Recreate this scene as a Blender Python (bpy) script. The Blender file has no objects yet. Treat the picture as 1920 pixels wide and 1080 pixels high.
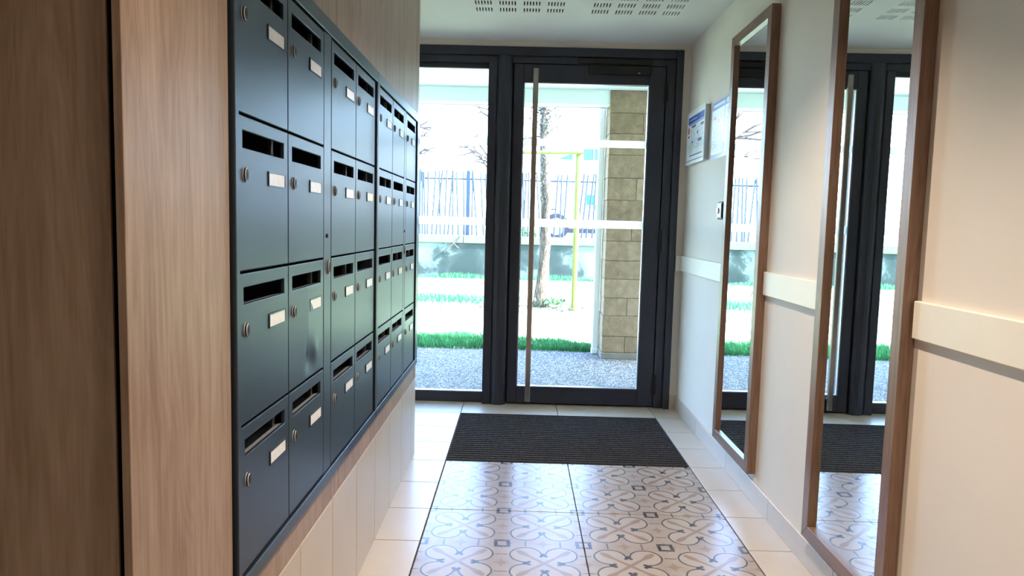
import bpy, bmesh, math, random
from mathutils import Vector, Matrix
random.seed(7)
S = bpy.context.scene
COL = S.collection

# ------------------------------------------------------------------ camera
F_PX = 1343.1
CAM = Vector((-0.2624, -3.4410, 1.1687))
yaw, pitch, roll = 0.0096, -0.0887, 0.0251
fw = Vector((-math.sin(yaw)*math.cos(pitch), math.cos(yaw)*math.cos(pitch), math.sin(pitch)))
rt = Vector((math.cos(yaw), math.sin(yaw), 0))
up = rt.cross(fw)
r2 = math.cos(roll)*rt + math.sin(roll)*up
u2 = -math.sin(roll)*rt + math.cos(roll)*up
cd = bpy.data.cameras.new('camera')
cam = bpy.data.objects.new('camera', cd)
COL.objects.link(cam)
cd.sensor_width = 36.0
cd.lens = F_PX*36.0/1920.0
cd.clip_start = 0.02
cd.clip_end = 300
M = Matrix((r2, u2, -fw)).transposed().to_4x4()
M.translation = CAM
cam.matrix_world = M
S.camera = cam

# ------------------------------------------------------------------ world, sun, exposure
W = bpy.data.worlds.new('world')
S.world = W
W.use_nodes = True
wn = W.node_tree
bg = wn.nodes['Background']
sky = wn.nodes.new('ShaderNodeTexSky')
sky.sky_type = 'NISHITA'
sky.sun_disc = False
sky.sun_elevation = math.radians(42)
sky.sun_rotation = math.radians(100)
sky.air_density = 1.0
sky.dust_density = 1.5
wb = wn.nodes.new('ShaderNodeMix'); wb.data_type = 'RGBA'; wb.blend_type = 'MULTIPLY'
wb.inputs[0].default_value = 1.0; wb.inputs[7].default_value = (0.92, 0.97, 1.18, 1)     # white balance set for the lamps
wn.links.new(sky.outputs[0], wb.inputs[6])
wn.links.new(wb.outputs[2], bg.inputs[0])
bg.inputs[1].default_value = 2.5

sd = bpy.data.lights.new('sun', 'SUN')
sd.energy = 34.0
sd.angle = math.radians(0.6)
sd.color = (0.90, 0.95, 1.0)
sun = bpy.data.objects.new('sun', sd)
COL.objects.link(sun)
SUNDIR = Vector((0.78, -0.16, 0.62)).normalized()      # towards the sun
sun.rotation_euler = (-SUNDIR).to_track_quat('-Z', 'Y').to_euler()
sun.location = (6, -2, 9)

S.view_settings.view_transform = 'Standard'
S.view_settings.look = 'None'
S.view_settings.gamma = 1.0
S.view_settings.use_curve_mapping = False
S.view_settings.exposure = 0.83
S.cycles.use_denoising = True

DOWNLIGHT_W = 66.0

# ------------------------------------------------------------------ helpers: objects
def setp(o, label=None, cat=None, group=None, kind=None):
    if label: o['label'] = label
    if cat: o['category'] = cat
    if group: o['group'] = group
    if kind: o['kind'] = kind
    return o

def par(o, parent):
    """parent while every location stays in world coordinates"""
    if parent is not None:
        o.parent = parent
        o.matrix_parent_inverse = Matrix.Translation(-parent.location)
    return o

def empty(name, loc, parent=None):
    o = bpy.data.objects.new(name, None)
    o.empty_display_size = 0.05
    COL.objects.link(o)
    o.location = loc
    return par(o, parent)

def link(name, me, loc, mat, parent=None):
    o = bpy.data.objects.new(name, me)
    COL.objects.link(o)
    o.location = loc
    if mat is not None:
        if len(me.materials) == 0:
            me.materials.append(mat)
    return par(o, parent)

def box_mesh(sx, sy, sz, bevel=0.0, seg=1):
    bm = bmesh.new()
    bmesh.ops.create_cube(bm, size=1.0)
    for v in bm.verts:
        v.co = Vector((v.co.x*sx, v.co.y*sy, v.co.z*sz))
    if bevel > 0:
        bmesh.ops.bevel(bm, geom=bm.edges[:], offset=bevel, segments=seg, affect='EDGES', profile=0.5)
    me = bpy.data.meshes.new('box')
    bm.to_mesh(me); bm.free()
    return me

def box(name, x0, x1, y0, y1, z0, z1, mat, parent=None, bevel=0.0, seg=1):
    me = box_mesh(abs(x1-x0), abs(y1-y0), abs(z1-z0), bevel, seg)
    return link(name, me, ((x0+x1)/2, (y0+y1)/2, (z0+z1)/2), mat, parent)

class MB:
    """collects shapes (world coordinates) into one mesh"""
    def __init__(s): s.bm = bmesh.new()
    def box(s, x0, x1, y0, y1, z0, z1, bevel=0.0):
        r = bmesh.ops.create_cube(s.bm, size=1.0)
        for v in r['verts']:
            v.co = Vector(((x0+x1)/2+v.co.x*(x1-x0), (y0+y1)/2+v.co.y*(y1-y0), (z0+z1)/2+v.co.z*(z1-z0)))
        if bevel > 0:
            es = list({e for v in r['verts'] for e in v.link_edges})
            bmesh.ops.bevel(s.bm, geom=es, offset=bevel, segments=1, affect='EDGES')
        return s
    def tube(s, pts, radii, n=8, caps=True):
        pts = [Vector(p) for p in pts]
        if not hasattr(radii, '__len__'): radii = [radii]*len(pts)
        rings = []
        for i, p in enumerate(pts):
            d = (pts[min(i+1, len(pts)-1)]-pts[max(i-1, 0)]).normalized()
            a = d.cross(Vector((0, 0, 1)))
            if a.length < 1e-3: a = d.cross(Vector((0, 1, 0)))
            a.normalize(); b = d.cross(a).normalized()
            rings.append([s.bm.verts.new(p+radii[i]*(math.cos(2*math.pi*k/n)*a+math.sin(2*math.pi*k/n)*b)) for k in range(n)])
        for r0, r1 in zip(rings, rings[1:]):
            for k in range(n):
                s.bm.faces.new((r0[k], r0[(k+1) % n], r1[(k+1) % n], r1[k]))
        if caps:
            s.bm.faces.new(rings[0][::-1]); s.bm.faces.new(rings[-1])
        return s
    def face(s, pts):
        s.bm.faces.new([s.bm.verts.new(p) for p in pts]); return s
    def prism(s, poly, ax, a0, a1):
        """poly: 2D points; extruded along axis ax between a0 and a1"""
        def mk(p, a):
            l = [p[0], p[1]]; l.insert(ax, a); return Vector(l)
        A = [s.bm.verts.new(mk(p, a0)) for p in poly]
        B = [s.bm.verts.new(mk(p, a1)) for p in poly]
        n = len(poly)
        for i in range(n):
            s.bm.faces.new((A[i], A[(i+1) % n], B[(i+1) % n], B[i]))
        s.bm.faces.new(A[::-1]); s.bm.faces.new(B)
        return s
    def build(s, name, mat, parent=None, loc=None, smooth=False):
        bmesh.ops.recalc_face_normals(s.bm, faces=s.bm.faces[:])
        if loc is None:
            xs = [v.co for v in s.bm.verts]
            loc = Vector([(min(c[i] for c in xs)+max(c[i] for c in xs))/2 for i in range(3)])
        loc = Vector(loc)
        for v in s.bm.verts: v.co -= loc
        me = bpy.data.meshes.new(name)
        s.bm.to_mesh(me); s.bm.free()
        if smooth:
            for f in me.polygons: f.use_smooth = True
        return link(name, me, loc, mat, parent)

# ------------------------------------------------------------------ helpers: materials
class E:
    """tiny expression -> math nodes"""
    def __init__(s, t, k): s.t, s.k = t, k
    def _m(s, op, *a, clamp=False):
        n = s.t.nodes.new('ShaderNodeMath'); n.operation = op; n.use_clamp = clamp
        for i, v in enumerate((s,)+a):
            if isinstance(v, E): s.t.links.new(v.k, n.inputs[i])
            else: n.inputs[i].default_value = v
        return E(s.t, n.outputs[0])
    def __add__(s, o): return s._m('ADD', o)
    __radd__ = __add__
    def __sub__(s, o): return s._m('SUBTRACT', o)
    def __rsub__(s, o): return (s*-1.0)+o
    def __mul__(s, o): return s._m('MULTIPLY', o)
    __rmul__ = __mul__
    def __truediv__(s, o): return s._m('DIVIDE', o)
    def lt(s, o): return s._m('LESS_THAN', o)
    def gt(s, o): return s._m('GREATER_THAN', o)
    def abs(s): return s._m('ABSOLUTE')
    def fract(s): return s._m('FRACT')
    def sqrt(s): return s._m('SQRT')
    def max(s, o): return s._m('MAXIMUM', o)
    def min(s, o): return s._m('MINIMUM', o)
    def sat(s): return s._m('ADD', 0.0, clamp=True)
    def soft(s, lo, hi):
        """1 below lo, 0 above hi"""
        n = s.t.nodes.new('ShaderNodeMapRange')
        s.t.links.new(s.k, n.inputs[0])
        n.inputs[1].default_value = lo; n.inputs[2].default_value = hi
        n.inputs[3].default_value = 1.0; n.inputs[4].default_value = 0.0
        return E(s.t, n.outputs[0])

def srgb(r, g, b):
    f = lambda c: (c/255/12.92) if c/255 <= 0.04045 else ((c/255+0.055)/1.055)**2.4
    return (f(r), f(g), f(b), 1.0)

def base(name, color=None, rough=0.5, metal=0.0, spec=0.5):
    m = bpy.data.materials.new(name); m.use_nodes = True
    t = m.node_tree; b = t.nodes['Principled BSDF']
    if color is not None: b.inputs['Base Color'].default_value = color
    b.inputs['Roughness'].default_value = rough
    b.inputs['Metallic'].default_value = metal
    b.inputs['Specular IOR Level'].default_value = spec
    return m, t, b

def objco(t):
    n = t.nodes.new('ShaderNodeTexCoord'); return n.outputs['Object']

def sep(t, v):
    n = t.nodes.new('ShaderNodeSeparateXYZ'); t.links.new(v, n.inputs[0])
    return E(t, n.outputs[0]), E(t, n.outputs[1]), E(t, n.outputs[2])

def comb(t, x, y, z):
    n = t.nodes.new('ShaderNodeCombineXYZ')
    for i, v in enumerate((x, y, z)):
        if isinstance(v, E): t.links.new(v.k, n.inputs[i])
        else: n.inputs[i].default_value = v
    return n.outputs[0]

def noise(t, vec, scale, detail=3, rough=0.5, dist=0.0):
    n = t.nodes.new('ShaderNodeTexNoise')
    if vec is not None: t.links.new(vec, n.inputs['Vector'])
    n.inputs['Scale'].default_value = scale; n.inputs['Detail'].default_value = detail
    n.inputs['Roughness'].default_value = rough; n.inputs['Distortion'].default_value = dist
    return E(t, n.outputs[0])

def ramp(t, fac, stops):
    n = t.nodes.new('ShaderNodeValToRGB')
    t.links.new(fac.k, n.inputs[0])
    e = n.color_ramp.elements
    while len(e) < len(stops): e.new(0.5)
    for el, (p, c) in zip(e, stops): el.position = p; el.color = c
    return n.outputs[0]

def mix(t, fac, a, b, mode='MIX'):
    n = t.nodes.new('ShaderNodeMix'); n.data_type = 'RGBA'; n.blend_type = mode
    if isinstance(fac, E): t.links.new(fac.k, n.inputs[0])
    else: n.inputs[0].default_value = fac
    for i, v in ((6, a), (7, b)):
        if isinstance(v, tuple): n.inputs[i].default_value = v
        else: t.links.new(v, n.inputs[i])
    return n.outputs[2]

def bump(t, b, h, strength=0.2, dist=0.01):
    n = t.nodes.new('ShaderNodeBump'); t.links.new(h.k, n.inputs['Height'])
    n.inputs['Strength'].default_value = strength; n.inputs['Distance'].default_value = dist
    t.links.new(n.outputs[0], b.inputs['Normal'])

def plain(name, color, rough=0.5, metal=0.0, spec=0.5, var=0.06, vscale=6.0, bstr=0.0, bscale=300.0):
    """one colour with a little uneven tone"""
    m, t, b = base(name, color, rough, metal, spec)
    v = objco(t)
    n = noise(t, v, vscale, 4, 0.6)
    d = tuple(c*(1-var) for c in color[:3])+(1.0,); l = tuple(min(1, c*(1+var)) for c in color[:3])+(1.0,)
    t.links.new(ramp(t, n, [(0.3, d), (0.7, l)]), b.inputs['Base Color'])
    if bstr > 0:
        bump(t, b, noise(t, v, bscale, 2), bstr, 0.002)
    return m

def rnd(t):
    n = t.nodes.new('ShaderNodeObjectInfo'); return E(t, n.outputs['Random'])

def wood(name, dark, mid, light, rough=0.42, axis=2, spec=0.4):
    m, t, b = base(name, mid, rough, 0, spec)
    x, y, z = sep(t, objco(t))
    r = rnd(t)
    c = [x, y, z]
    off = r*17.0
    st = [c[i]*(1.6 if i == axis else 26.0)+off for i in range(3)]
    fine = noise(t, comb(t, *st), 2.6, 6, 0.65, 0.4)
    st2 = [c[i]*(0.55 if i == axis else 4.2)+off*1.7 for i in range(3)]
    broad = noise(t, comb(t, *st2), 1.3, 3, 0.5, 0.6)
    # cathedral rings: contour lines of the broad field
    rings = ((broad*22.0).fract()-0.5).abs()*2.0
    st3 = [c[i]*(4.0 if i == axis else 330.0)+off for i in range(3)]
    pores = noise(t, comb(t, *st3), 1.0, 2, 0.5)
    f = (fine*0.55+broad*0.30+rings*0.06+pores*0.14)
    t.links.new(ramp(t, f, [(0.36, dark), (0.52, mid), (0.70, light)]), b.inputs['Base Color'])
    bump(t, b, pores, 0.08, 0.001)
    return m

M_WOOD = wood('wood_laminate', srgb(134, 107, 88), srgb(160, 136, 117), srgb(178, 156, 139))
M_FRAMEWOOD = wood('mirror_frame_wood', srgb(104, 80, 66), srgb(132, 104, 87), srgb(152, 125, 107), rough=0.38)
M_STAKE = wood('stake_wood', srgb(70, 74, 26), srgb(90, 94, 40), srgb(106, 108, 62), rough=0.8)
M_WALL = plain('painted_wall', srgb(232, 224, 214), 0.75, 0, 0.3, 0.02, 3, 0.06, 240)
M_CEIL = plain('ceiling_paint', srgb(226, 226, 222), 0.85, 0, 0.2, 0.015, 2)
M_VOID = plain('ceiling_void', srgb(30, 30, 30), 0.9)
M_RAIL = plain('chair_rail_paint', srgb(240, 234, 220), 0.45, 0, 0.4, 0.02, 4)
M_METAL = plain('mailbox_paint', srgb(34, 42, 52), 0.34, 0, 0.95, 0.05, 5, 0.04, 900)
M_METAL.node_tree.nodes['Principled BSDF'].inputs['Specular Tint'].default_value = (0.66, 0.86, 1.0, 1)
M_LIT_CHUTE = plain('lit_chute_steel', srgb(150, 156, 166), 0.45, 0.3, 0.5, 0.06, 12)  # paler than the door paint: ceiling light on the chute put into the colour
M_INNER = plain('mailbox_inside', srgb(34, 35, 37), 0.6, 0, 0.3, 0.05, 5)
M_CHROME = plain('lock_chrome', srgb(204, 206, 208), 0.35, 0.05, 0.5, 0.03, 20)
M_KEY_SHADOW = plain('key_slot_and_lock_shadow', srgb(25, 25, 25), 0.5)
M_CARD = plain('name_card_paper', srgb(240, 240, 242), 0.35, 0, 0.5, 0.06, 60)
M_CARD2 = plain('name_card_cream_paper', srgb(232, 222, 190), 0.35, 0, 0.5, 0.06, 60)
M_ALU = plain('anthracite_aluminium', srgb(46, 50, 62), 0.38, 0, 0.5, 0.08, 40, 0.05, 700)
M_GAP_SHADE = plain('black_gap_shade', srgb(12, 12, 13), 0.6)  # black wall core: the shade in the panel gaps is put into its colour
M_STEEL = plain('brushed_steel', srgb(176, 168, 160), 0.28, 1.0, 0.5, 0.05, 12)
def mk_film():
    m = bpy.data.materials.new('frosted_film'); m.use_nodes = True
    t = m.node_tree; t.nodes.remove(t.nodes['Principled BSDF'])
    a = t.nodes.new('ShaderNodeBsdfTranslucent'); a.inputs[0].default_value = (0.86, 0.88, 0.9, 1)
    b = t.nodes.new('ShaderNodeBsdfDiffuse'); b.inputs[0].default_value = (0.86, 0.88, 0.9, 1)
    n = noise(t, objco(t), 40, 2)*0.04+0.22
    mx = t.nodes.new('ShaderNodeMixShader'); t.links.new(n.k, mx.inputs[0])
    t.links.new(a.outputs[0], mx.inputs[1]); t.links.new(b.outputs[0], mx.inputs[2])
    t.links.new(mx.outputs[0], t.nodes['Material Output'].inputs[0])
    return m
M_STRIP = mk_film()
M_SEAL = plain('light_glazing_seal', srgb(190, 195, 205), 0.35, 0.6, 0.5, 0.03, 20)
M_WPLAST = plain('white_plastic', srgb(238, 238, 236), 0.35, 0, 0.5, 0.01, 8)
M_BPLAST = plain('black_plastic', srgb(14, 14, 15), 0.4, 0, 0.5, 0.03, 8)
M_RENDER = None

def mk_glass():
    m = bpy.data.materials.new('door_glass'); m.use_nodes = True
    t = m.node_tree; t.nodes.remove(t.nodes['Principled BSDF'])
    tr = t.nodes.new('ShaderNodeBsdfTransparent'); tr.inputs[0].default_value = (0.93, 0.97, 0.95, 1)
    gl = t.nodes.new('ShaderNodeBsdfGlossy'); gl.inputs['Roughness'].default_value = 0.02
    fr = t.nodes.new('ShaderNodeFresnel'); fr.inputs[0].default_value = 1.45
    k = E(t, fr.outputs[0])*0.4
    mx = t.nodes.new('ShaderNodeMixShader')
    t.links.new(k.k, mx.inputs[0]); t.links.new(tr.outputs[0], mx.inputs[1]); t.links.new(gl.outputs[0], mx.inputs[2])
    t.links.new(mx.outputs[0], t.nodes['Material Output'].inputs[0])
    return m
M_GLASS = mk_glass()
M_MIRROR = plain('mirror_silvering', srgb(240, 244, 242), 0.004, 1.0, 0.5, 0.0, 1)

def mk_tile(name, c, rough, var=0.05):
    m, t, b = base(name, c, rough, 0, 0.5)
    v = objco(t)
    x, y, z = sep(t, v)
    r = rnd(t)
    n = noise(t, comb(t, x+r*9.0, y+r*5.0, z), 5.0, 5, 0.6)
    f = n*0.8+r*0.25
    t.links.new(ramp(t, f, [(0.3, tuple(q*(1-var) for q in c[:3])+(1,)), (0.75, tuple(min(1, q*(1+var)) for q in c[:3])+(1,))]), b.inputs['Base Color'])
    return m
M_TILE = mk_tile('beige_floor_tile', srgb(206, 194, 180), 0.33)
M_PLINTH = mk_tile('beige_wall_tile', srgb(200, 186, 168), 0.34)
M_GROUT = plain('dark_grout', srgb(60, 52, 46), 0.8)

def mk_mosaic():
    """printed encaustic pattern: four-lobed curls on a 30 cm repeat"""
    m, t, b = base('patterned_cement_tile', None, 0.27, 0, 0.32)
    v = objco(t)
    x, y, z = sep(t, v)
    wob = (noise(t, v, 45, 2)-0.5)*0.004
    qx = (((x+0.6)/0.3).fract()-0.5).abs()*0.3+wob
    qy = (((y+0.6)/0.3).fract()-0.5).abs()*0.3+wob
    def dist(cx, cy):
        a = qx-cx; c = qy-cy
        return (a*a+c*c).sqrt()
    c, r = 0.0635, 0.0557
    ring = (dist(c, c)-r).abs().soft(0.0022, 0.0038)*((qx.max(qy)).gt(c-0.006))
    lobe = dist(c, c).lt(r)
    inner = (qx.max(qy)).lt(0.058)
    blob = (dist(0.0, 0.0635)).soft(0.0095, 0.0120).max(dist(0.0635, 0.0).soft(0.0095, 0.0120))
    blob2 = dist(0.0085, 0.0525).soft(0.0062, 0.0085).max(dist(0.0525, 0.0085).soft(0.0062, 0.0085))
    # taupe leaf strokes along the diagonals
    dd = (qx-qy).abs(); ss = qx+qy
    leaf = (dd+((ss-0.150).abs()*0.20)).soft(0.016, 0.022)*ss.lt(0.190)*ss.gt(0.075)
    stem = (dd+ss*0.03).soft(0.009, 0.013)*ss.lt(0.12)
    # between the repeats
    ex = 0.15-qx; ey = 0.15-qy
    bars = (ex.lt(0.022)*(qy-c).abs().soft(0.0022, 0.0036)).max(ey.lt(0.022)*(qx-c).abs().soft(0.0022, 0.0036))
    def star(a, d, k):
        return ((a.abs()+0.00001).sqrt()+(d.abs()+0.00001).sqrt()).soft(k, k+0.02)
    st = star(ex, qy, 0.195).max(star(qx, ey, 0.195))
    mx = ex.max(ey)
    sq = mx.lt(0.0295)*mx.gt(0.0165)
    pts = star(ex, ey, 0.203)*mx.gt(0.0165)
    darkf = ring.max(blob).max(blob2).max(sq).max(pts).max(bars*0.8)
    taupe = leaf.max(stem).max(st*0.75)
    cl = noise(t, v, 9, 4, 0.6)
    ground = ramp(t, cl, [(0.3, srgb(163, 148, 138)), (0.7, srgb(180, 166, 156))])
    lob = mix(t, lobe.max(inner)*0.6, ground, srgb(188, 175, 166))
    c1 = mix(t, taupe*0.75, lob, srgb(136, 112, 99))
    wear = noise(t, v, 30, 3).soft(0.35, 0.8)*0.25+0.74
    c2 = mix(t, darkf*wear, c1, srgb(58, 57, 68))
    t.links.new(c2, b.inputs['Base Color'])
    return m
M_MOSAIC = mk_mosaic()

def mk_mat():
    m, t, b = base('ribbed_carpet', None, 0.95, 0, 0.1)
    v = objco(t)
    n = noise(t, v, 420, 3, 0.7)
    x, y, z = sep(t, v)
    rib = z.gt(0.0045)                                   # lighter above this height, darker below
    t.links.new(ramp(t, n*0.72+rib*0.30-0.07, [(0.36, srgb(8, 8, 11)), (0.56, srgb(34, 33, 37)), (0.74, srgb(120, 118, 116))]), b.inputs['Base Color'])
    bump(t, b, n, 0.6, 0.004)
    return m
M_MAT = mk_mat()

def mk_stone():
    m, t, b = base('tan_stone', None, 0.9, 0, 0.2)
    v = objco(t)
    r = rnd(t)
    x, y, z = sep(t, v)
    p = comb(t, x+r*7.0, y, z+r*3.0)
    n = noise(t, p, 14, 6, 0.7)
    n2 = noise(t, p, 90, 4, 0.7)
    f = n*0.55+n2*0.35+r*0.12
    t.links.new(ramp(t, f, [(0.30, srgb(90, 76, 60)), (0.5, srgb(124, 107, 86)), (0.68, srgb(146, 130, 108))]), b.inputs['Base Color'])
    bump(t, b, n2, 0.5, 0.006)
    return m
M_STONE = mk_stone()

def mk_gravel():
    m, t, b = base('exposed_aggregate', None, 0.85, 0, 0.3)
    v = objco(t)
    vo = t.nodes.new('ShaderNodeTexVoronoi'); t.links.new(v, vo.inputs['Vector']); vo.inputs['Scale'].default_value = 120
    sx, sy, sz = sep(t, vo.outputs['Color'])
    t.links.new(ramp(t, sx, [(0.1, srgb(44, 44, 44)), (0.45, srgb(80, 80, 78)), (0.8, srgb(116, 116, 112)), (1.0, srgb(176, 176, 170))]), b.inputs['Base Color'])
    bump(t, b, E(t, vo.outputs['Distance']), 0.5, 0.006)
    return m
M_GRAVEL = mk_gravel()

def mk_lawn():
    m, t, b = base('dry_lawn', None, 0.95, 0, 0.1)
    v = objco(t)
    n = noise(t, v, 1.1, 5, 0.6); n2 = noise(t, v, 30, 4, 0.7)
    f = n*0.7+n2*0.4
    t.links.new(ramp(t, f, [(0.40, srgb(182, 182, 158)), (0.60, srgb(154, 168, 128)), (0.70, srgb(100, 146, 96)), (0.82, srgb(60, 116, 70))]), b.inputs['Base Color'])
    bump(t, b, n2, 0.5, 0.02)
    return m
M_LAWN = mk_lawn()

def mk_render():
    m, t, b = base('weathered_sun_dappled_render', None, 0.9, 0, 0.2)
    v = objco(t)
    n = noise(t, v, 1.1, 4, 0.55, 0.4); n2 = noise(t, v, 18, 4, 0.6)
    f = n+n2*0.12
    t.links.new(ramp(t, f, [(0.50, srgb(38, 48, 46)), (0.58, srgb(48, 58, 56)), (0.62, srgb(76, 88, 84)), (0.80, srgb(92, 104, 100))]), b.inputs['Base Color'])  # pale patches are dappled sunlight put into the wall colour
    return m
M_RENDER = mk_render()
M_COPING = plain('coping_concrete', srgb(84, 94, 80), 0.9, 0, 0.2, 0.12, 5)
M_BASE = plain('pillar_base_stone', srgb(112, 108, 100), 0.9, 0, 0.2, 0.1, 8)
M_SOFFIT = plain('porch_soffit_paint', srgb(206, 216, 208), 0.8, 0, 0.2, 0.02, 2)
M_FENCE = plain('blue_iron_paint', srgb(12, 34, 54), 0.5, 0, 0.4, 0.12, 14)
M_BARK = None
def mk_bark(name, a, b_, c_):
    m, t, b = base(name, None, 0.95, 0, 0.1)
    x, y, z = sep(t, objco(t))
    n = noise(t, comb(t, x*6.0, y*6.0, z*1.3), 9, 6, 0.75)
    t.links.new(ramp(t, n, [(0.35, a), (0.52, b_), (0.7, c_)]), b.inputs['Base Color'])
    bump(t, b, n, 0.9, 0.03)
    return m
M_BARK = mk_bark('grey_bark', srgb(44, 38, 33), srgb(92, 82, 72), srgb(140, 128, 116))
M_TWIG = mk_bark('pale_bark', srgb(60, 56, 52), srgb(84, 78, 72), srgb(104, 98, 92))

def mk_leaf(name, a, b_):
    m, t, b = base(name, None, 0.7, 0, 0.3)
    n = noise(t, objco(t), 14, 3)
    t.links.new(ramp(t, n, [(0.35, a), (0.65, b_)]), b.inputs['Base Color'])
    return m
M_GRASS = mk_leaf('grass_blades', srgb(28, 98, 56), srgb(66, 144, 84))
M_IVY = mk_leaf('ivy_leaves', srgb(22, 30, 26), srgb(60, 64, 58))
M_LITTER = mk_leaf('dead_leaves', srgb(38, 30, 24), srgb(76, 60, 46))
M_SHRUB = mk_leaf('shrub_leaves', srgb(40, 74, 44), srgb(84, 130, 74))
M_ASPHALT = plain('asphalt', srgb(120, 120, 124), 0.9, 0, 0.2, 0.1, 8)
M_VAN = plain('white_vehicle_paint', srgb(238, 240, 240), 0.3, 0, 0.5, 0.01, 3)
M_TEAL = plain('teal_vehicle_panel', srgb(10, 110, 128), 0.4, 0, 0.5, 0.04, 6)
M_VGLASS = plain('vehicle_window_glass', srgb(44, 70, 128), 0.4, 0, 0.3, 0.06, 2)
M_TYRE = plain('tyre_rubber', srgb(36, 36, 44), 0.8, 0, 0.3, 0.05, 10)
M_HUB = plain('wheel_trim', srgb(150, 156, 190), 0.35, 0.5, 0.5, 0.05, 10)
M_FACADE = plain('outside_plaster', srgb(222, 220, 212), 0.9, 0, 0.2, 0.03, 2)

# ------------------------------------------------------------------ the shell
XL, XR = -0.770, 0.775            # left cladding face, right wall face
YB = -4.60                        # wall behind the camera
YD = 1.120                        # inner face of the door frame
ZC = 2.305                        # ceiling
JX0, JX1 = -1.05, 0.727           # door and window frame, left and right

# floor: screed with tiles as children
floor = setp(box('floor', -1.75, 0.90, YB-0.1, 1.40, -0.12, -0.008, M_GROUT), kind='structure')
G = 0.0021
me_tile60 = box_mesh(0.6-2*G, 0.6-2*G, 0.012, 0.0008)
nmos = 0
for iy in range(8):
    for ix in range(2):
        y1 = -0.6*iy
        link('patterned_tile', me_tile60, (-0.3+0.6*ix, y1-0.3, -0.006), M_MOSAIC, floor)
def tile(x0, x1, y0, y1, name='border_tile'):
    box(name, x0+G, x1-G, y0+G, y1-G, -0.012, 0.0, M_TILE, floor, 0.0008)
for k in range(-16, 4):
    y0, y1 = 0.3*k-0.0, 0.3*k+0.3
    if k == 3: y1 = 1.40
    tile(0.602, 0.80, y0, min(y1, 1.40))
    if k >= -9: tile(XL-0.02 if k < 0 else -1.15, -0.602, y0, min(y1, 1.40))
    else:
        tile(-1.1, -0.602, y0, y1); tile(-1.72, -1.1, y0, y1)
tile(0.602-1.204, 0.0, 0.9, 1.40, 'threshold_tile'); tile(0.0, 0.602, 0.9, 1.40, 'threshold_tile')

# entrance mat set flush in the floor
mat_b = MB()
nr = 26
pitch_m = 0.892/nr
prof = []
for i in range(nr):
    y = 0.004+i*pitch_m
    prof += [(y, 0.0), (y+pitch_m*0.18, 0.006), (y+pitch_m*0.55, 0.006), (y+pitch_m*0.72, 0.0)]
prof += [(0.896, 0.0), (0.896, -0.007), (0.004, -0.007)]
mat_b.prism([(p[0], p[1]-0.001) for p in prof], 0, -0.596, 0.596)
setp(mat_b.build('entrance_mat', M_MAT, loc=(0, 0.45, -0.008)), 'dark ribbed carpet mat sunk in the floor before the glass door', 'door mat')

# right wall, with tiled baseboard and chair rail
setp(box('wall_right', XR, XR+0.14, YB-0.1, 1.35, -0.12, ZC+0.2, M_WALL), kind='structure')
bb = setp(empty('baseboard_right', (0.77, -1.5, 0)), kind='structure')
ys = [1.118, 0.566, -0.034, -0.63, -1.23, -1.83, -2.43, -3.03, -3.63, -4.23, YB]
for a, b_ in zip(ys, ys[1:]):
    box('baseboard_tile', 0.7636, XR+0.001, b_+G/2, a-G/2, 0.0, 0.092, M_TILE, bb, 0.0015)
bf = setp(empty('baseboard_front', (0.75, 1.13, 0)), kind='structure')
box('baseboard_tile', JX1+0.002, 0.7625, YD+0.004, YD+0.018, 0.0, 0.092, M_TILE, bf, 0.0015)
RZ0, RZ1 = 0.900, 0.998
for i, (a, b_) in enumerate([(0.135, 1.106), (-1.02, -0.44), (YB, -1.588)]):
    setp(box('trim_%d' % (i+1), XR-0.016, XR+0.001, a, b_, RZ0, RZ1, M_RAIL, None, 0.0025), kind='structure')
setp(box('trim_4', JX1+0.002, XR-0.0005, YD-0.012, YD+0.016, RZ0, RZ1, M_RAIL, None, 0.002), kind='structure')

# wall around the entrance, back wall, side walls
wf = MB()
wf.box(JX1, XR, YD+0.014, 1.34, 0, ZC+0.1)
wf.box(JX0-0.2, JX1, YD+0.014, 1.34, 2.272, ZC+0.1)
wf.box(-1.30, JX0, YD+0.014, 1.34, 0, ZC+0.1)
setp(wf.build('wall_front', M_WALL), kind='structure')
setp(box('wall_back', -1.75, XR, YB-0.14, YB, 0, ZC+0.1, M_WALL), kind='structure')
setp(box('wall_far_left', -1.84, -1.70, YB-0.1, -2.30, -0.012, ZC+0.1, M_WALL), kind='structure')
setp(box('wall_recess', -1.30, -1.15, 0.05, YD+0.02, -0.012, ZC+0.1, M_WALL), kind='structure')

# wall beside the mailboxes: core, wood panels and tile plinth
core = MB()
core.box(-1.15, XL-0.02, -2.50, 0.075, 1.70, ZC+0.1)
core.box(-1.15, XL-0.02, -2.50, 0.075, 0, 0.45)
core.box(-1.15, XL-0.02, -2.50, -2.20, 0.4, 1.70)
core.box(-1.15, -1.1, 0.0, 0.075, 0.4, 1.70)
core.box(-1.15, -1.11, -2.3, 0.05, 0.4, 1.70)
wl = setp(core.build('wall_left', M_GAP_SHADE), kind='structure')
T = 0.018
def lpanel(y0, y1, z0, z1, name='wood_panel', m=M_WOOD, front=XL):
    return box(name, front-T, front, y0+0.002, y1-0.002, z0, z1, m, wl, 0.0008)
PX1 = XL-0.0
box('wood_panel', XL-0.012, XL, -2.523, -2.1841-0.008, 0.0, ZC-0.002, M_WOOD, wl, 0.0008)
for a, b_ in [(-2.1856, -1.463), (-1.463, -0.755), (-0.755, 0.028)]:
    lpanel(a, b_, 1.6797, ZC-0.002)
for a, b_ in [(-2.1856, -1.431), (-1.431, -0.700), (-0.700, 0.028)]:
    lpanel(a, b_, 0.392, 0.4658)
lpanel(0.030, 0.098, 1.6797, ZC-0.002, 'edge_panel'); lpanel(0.030, 0.098, 0.392, 0.4658, 'edge_panel')
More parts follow.
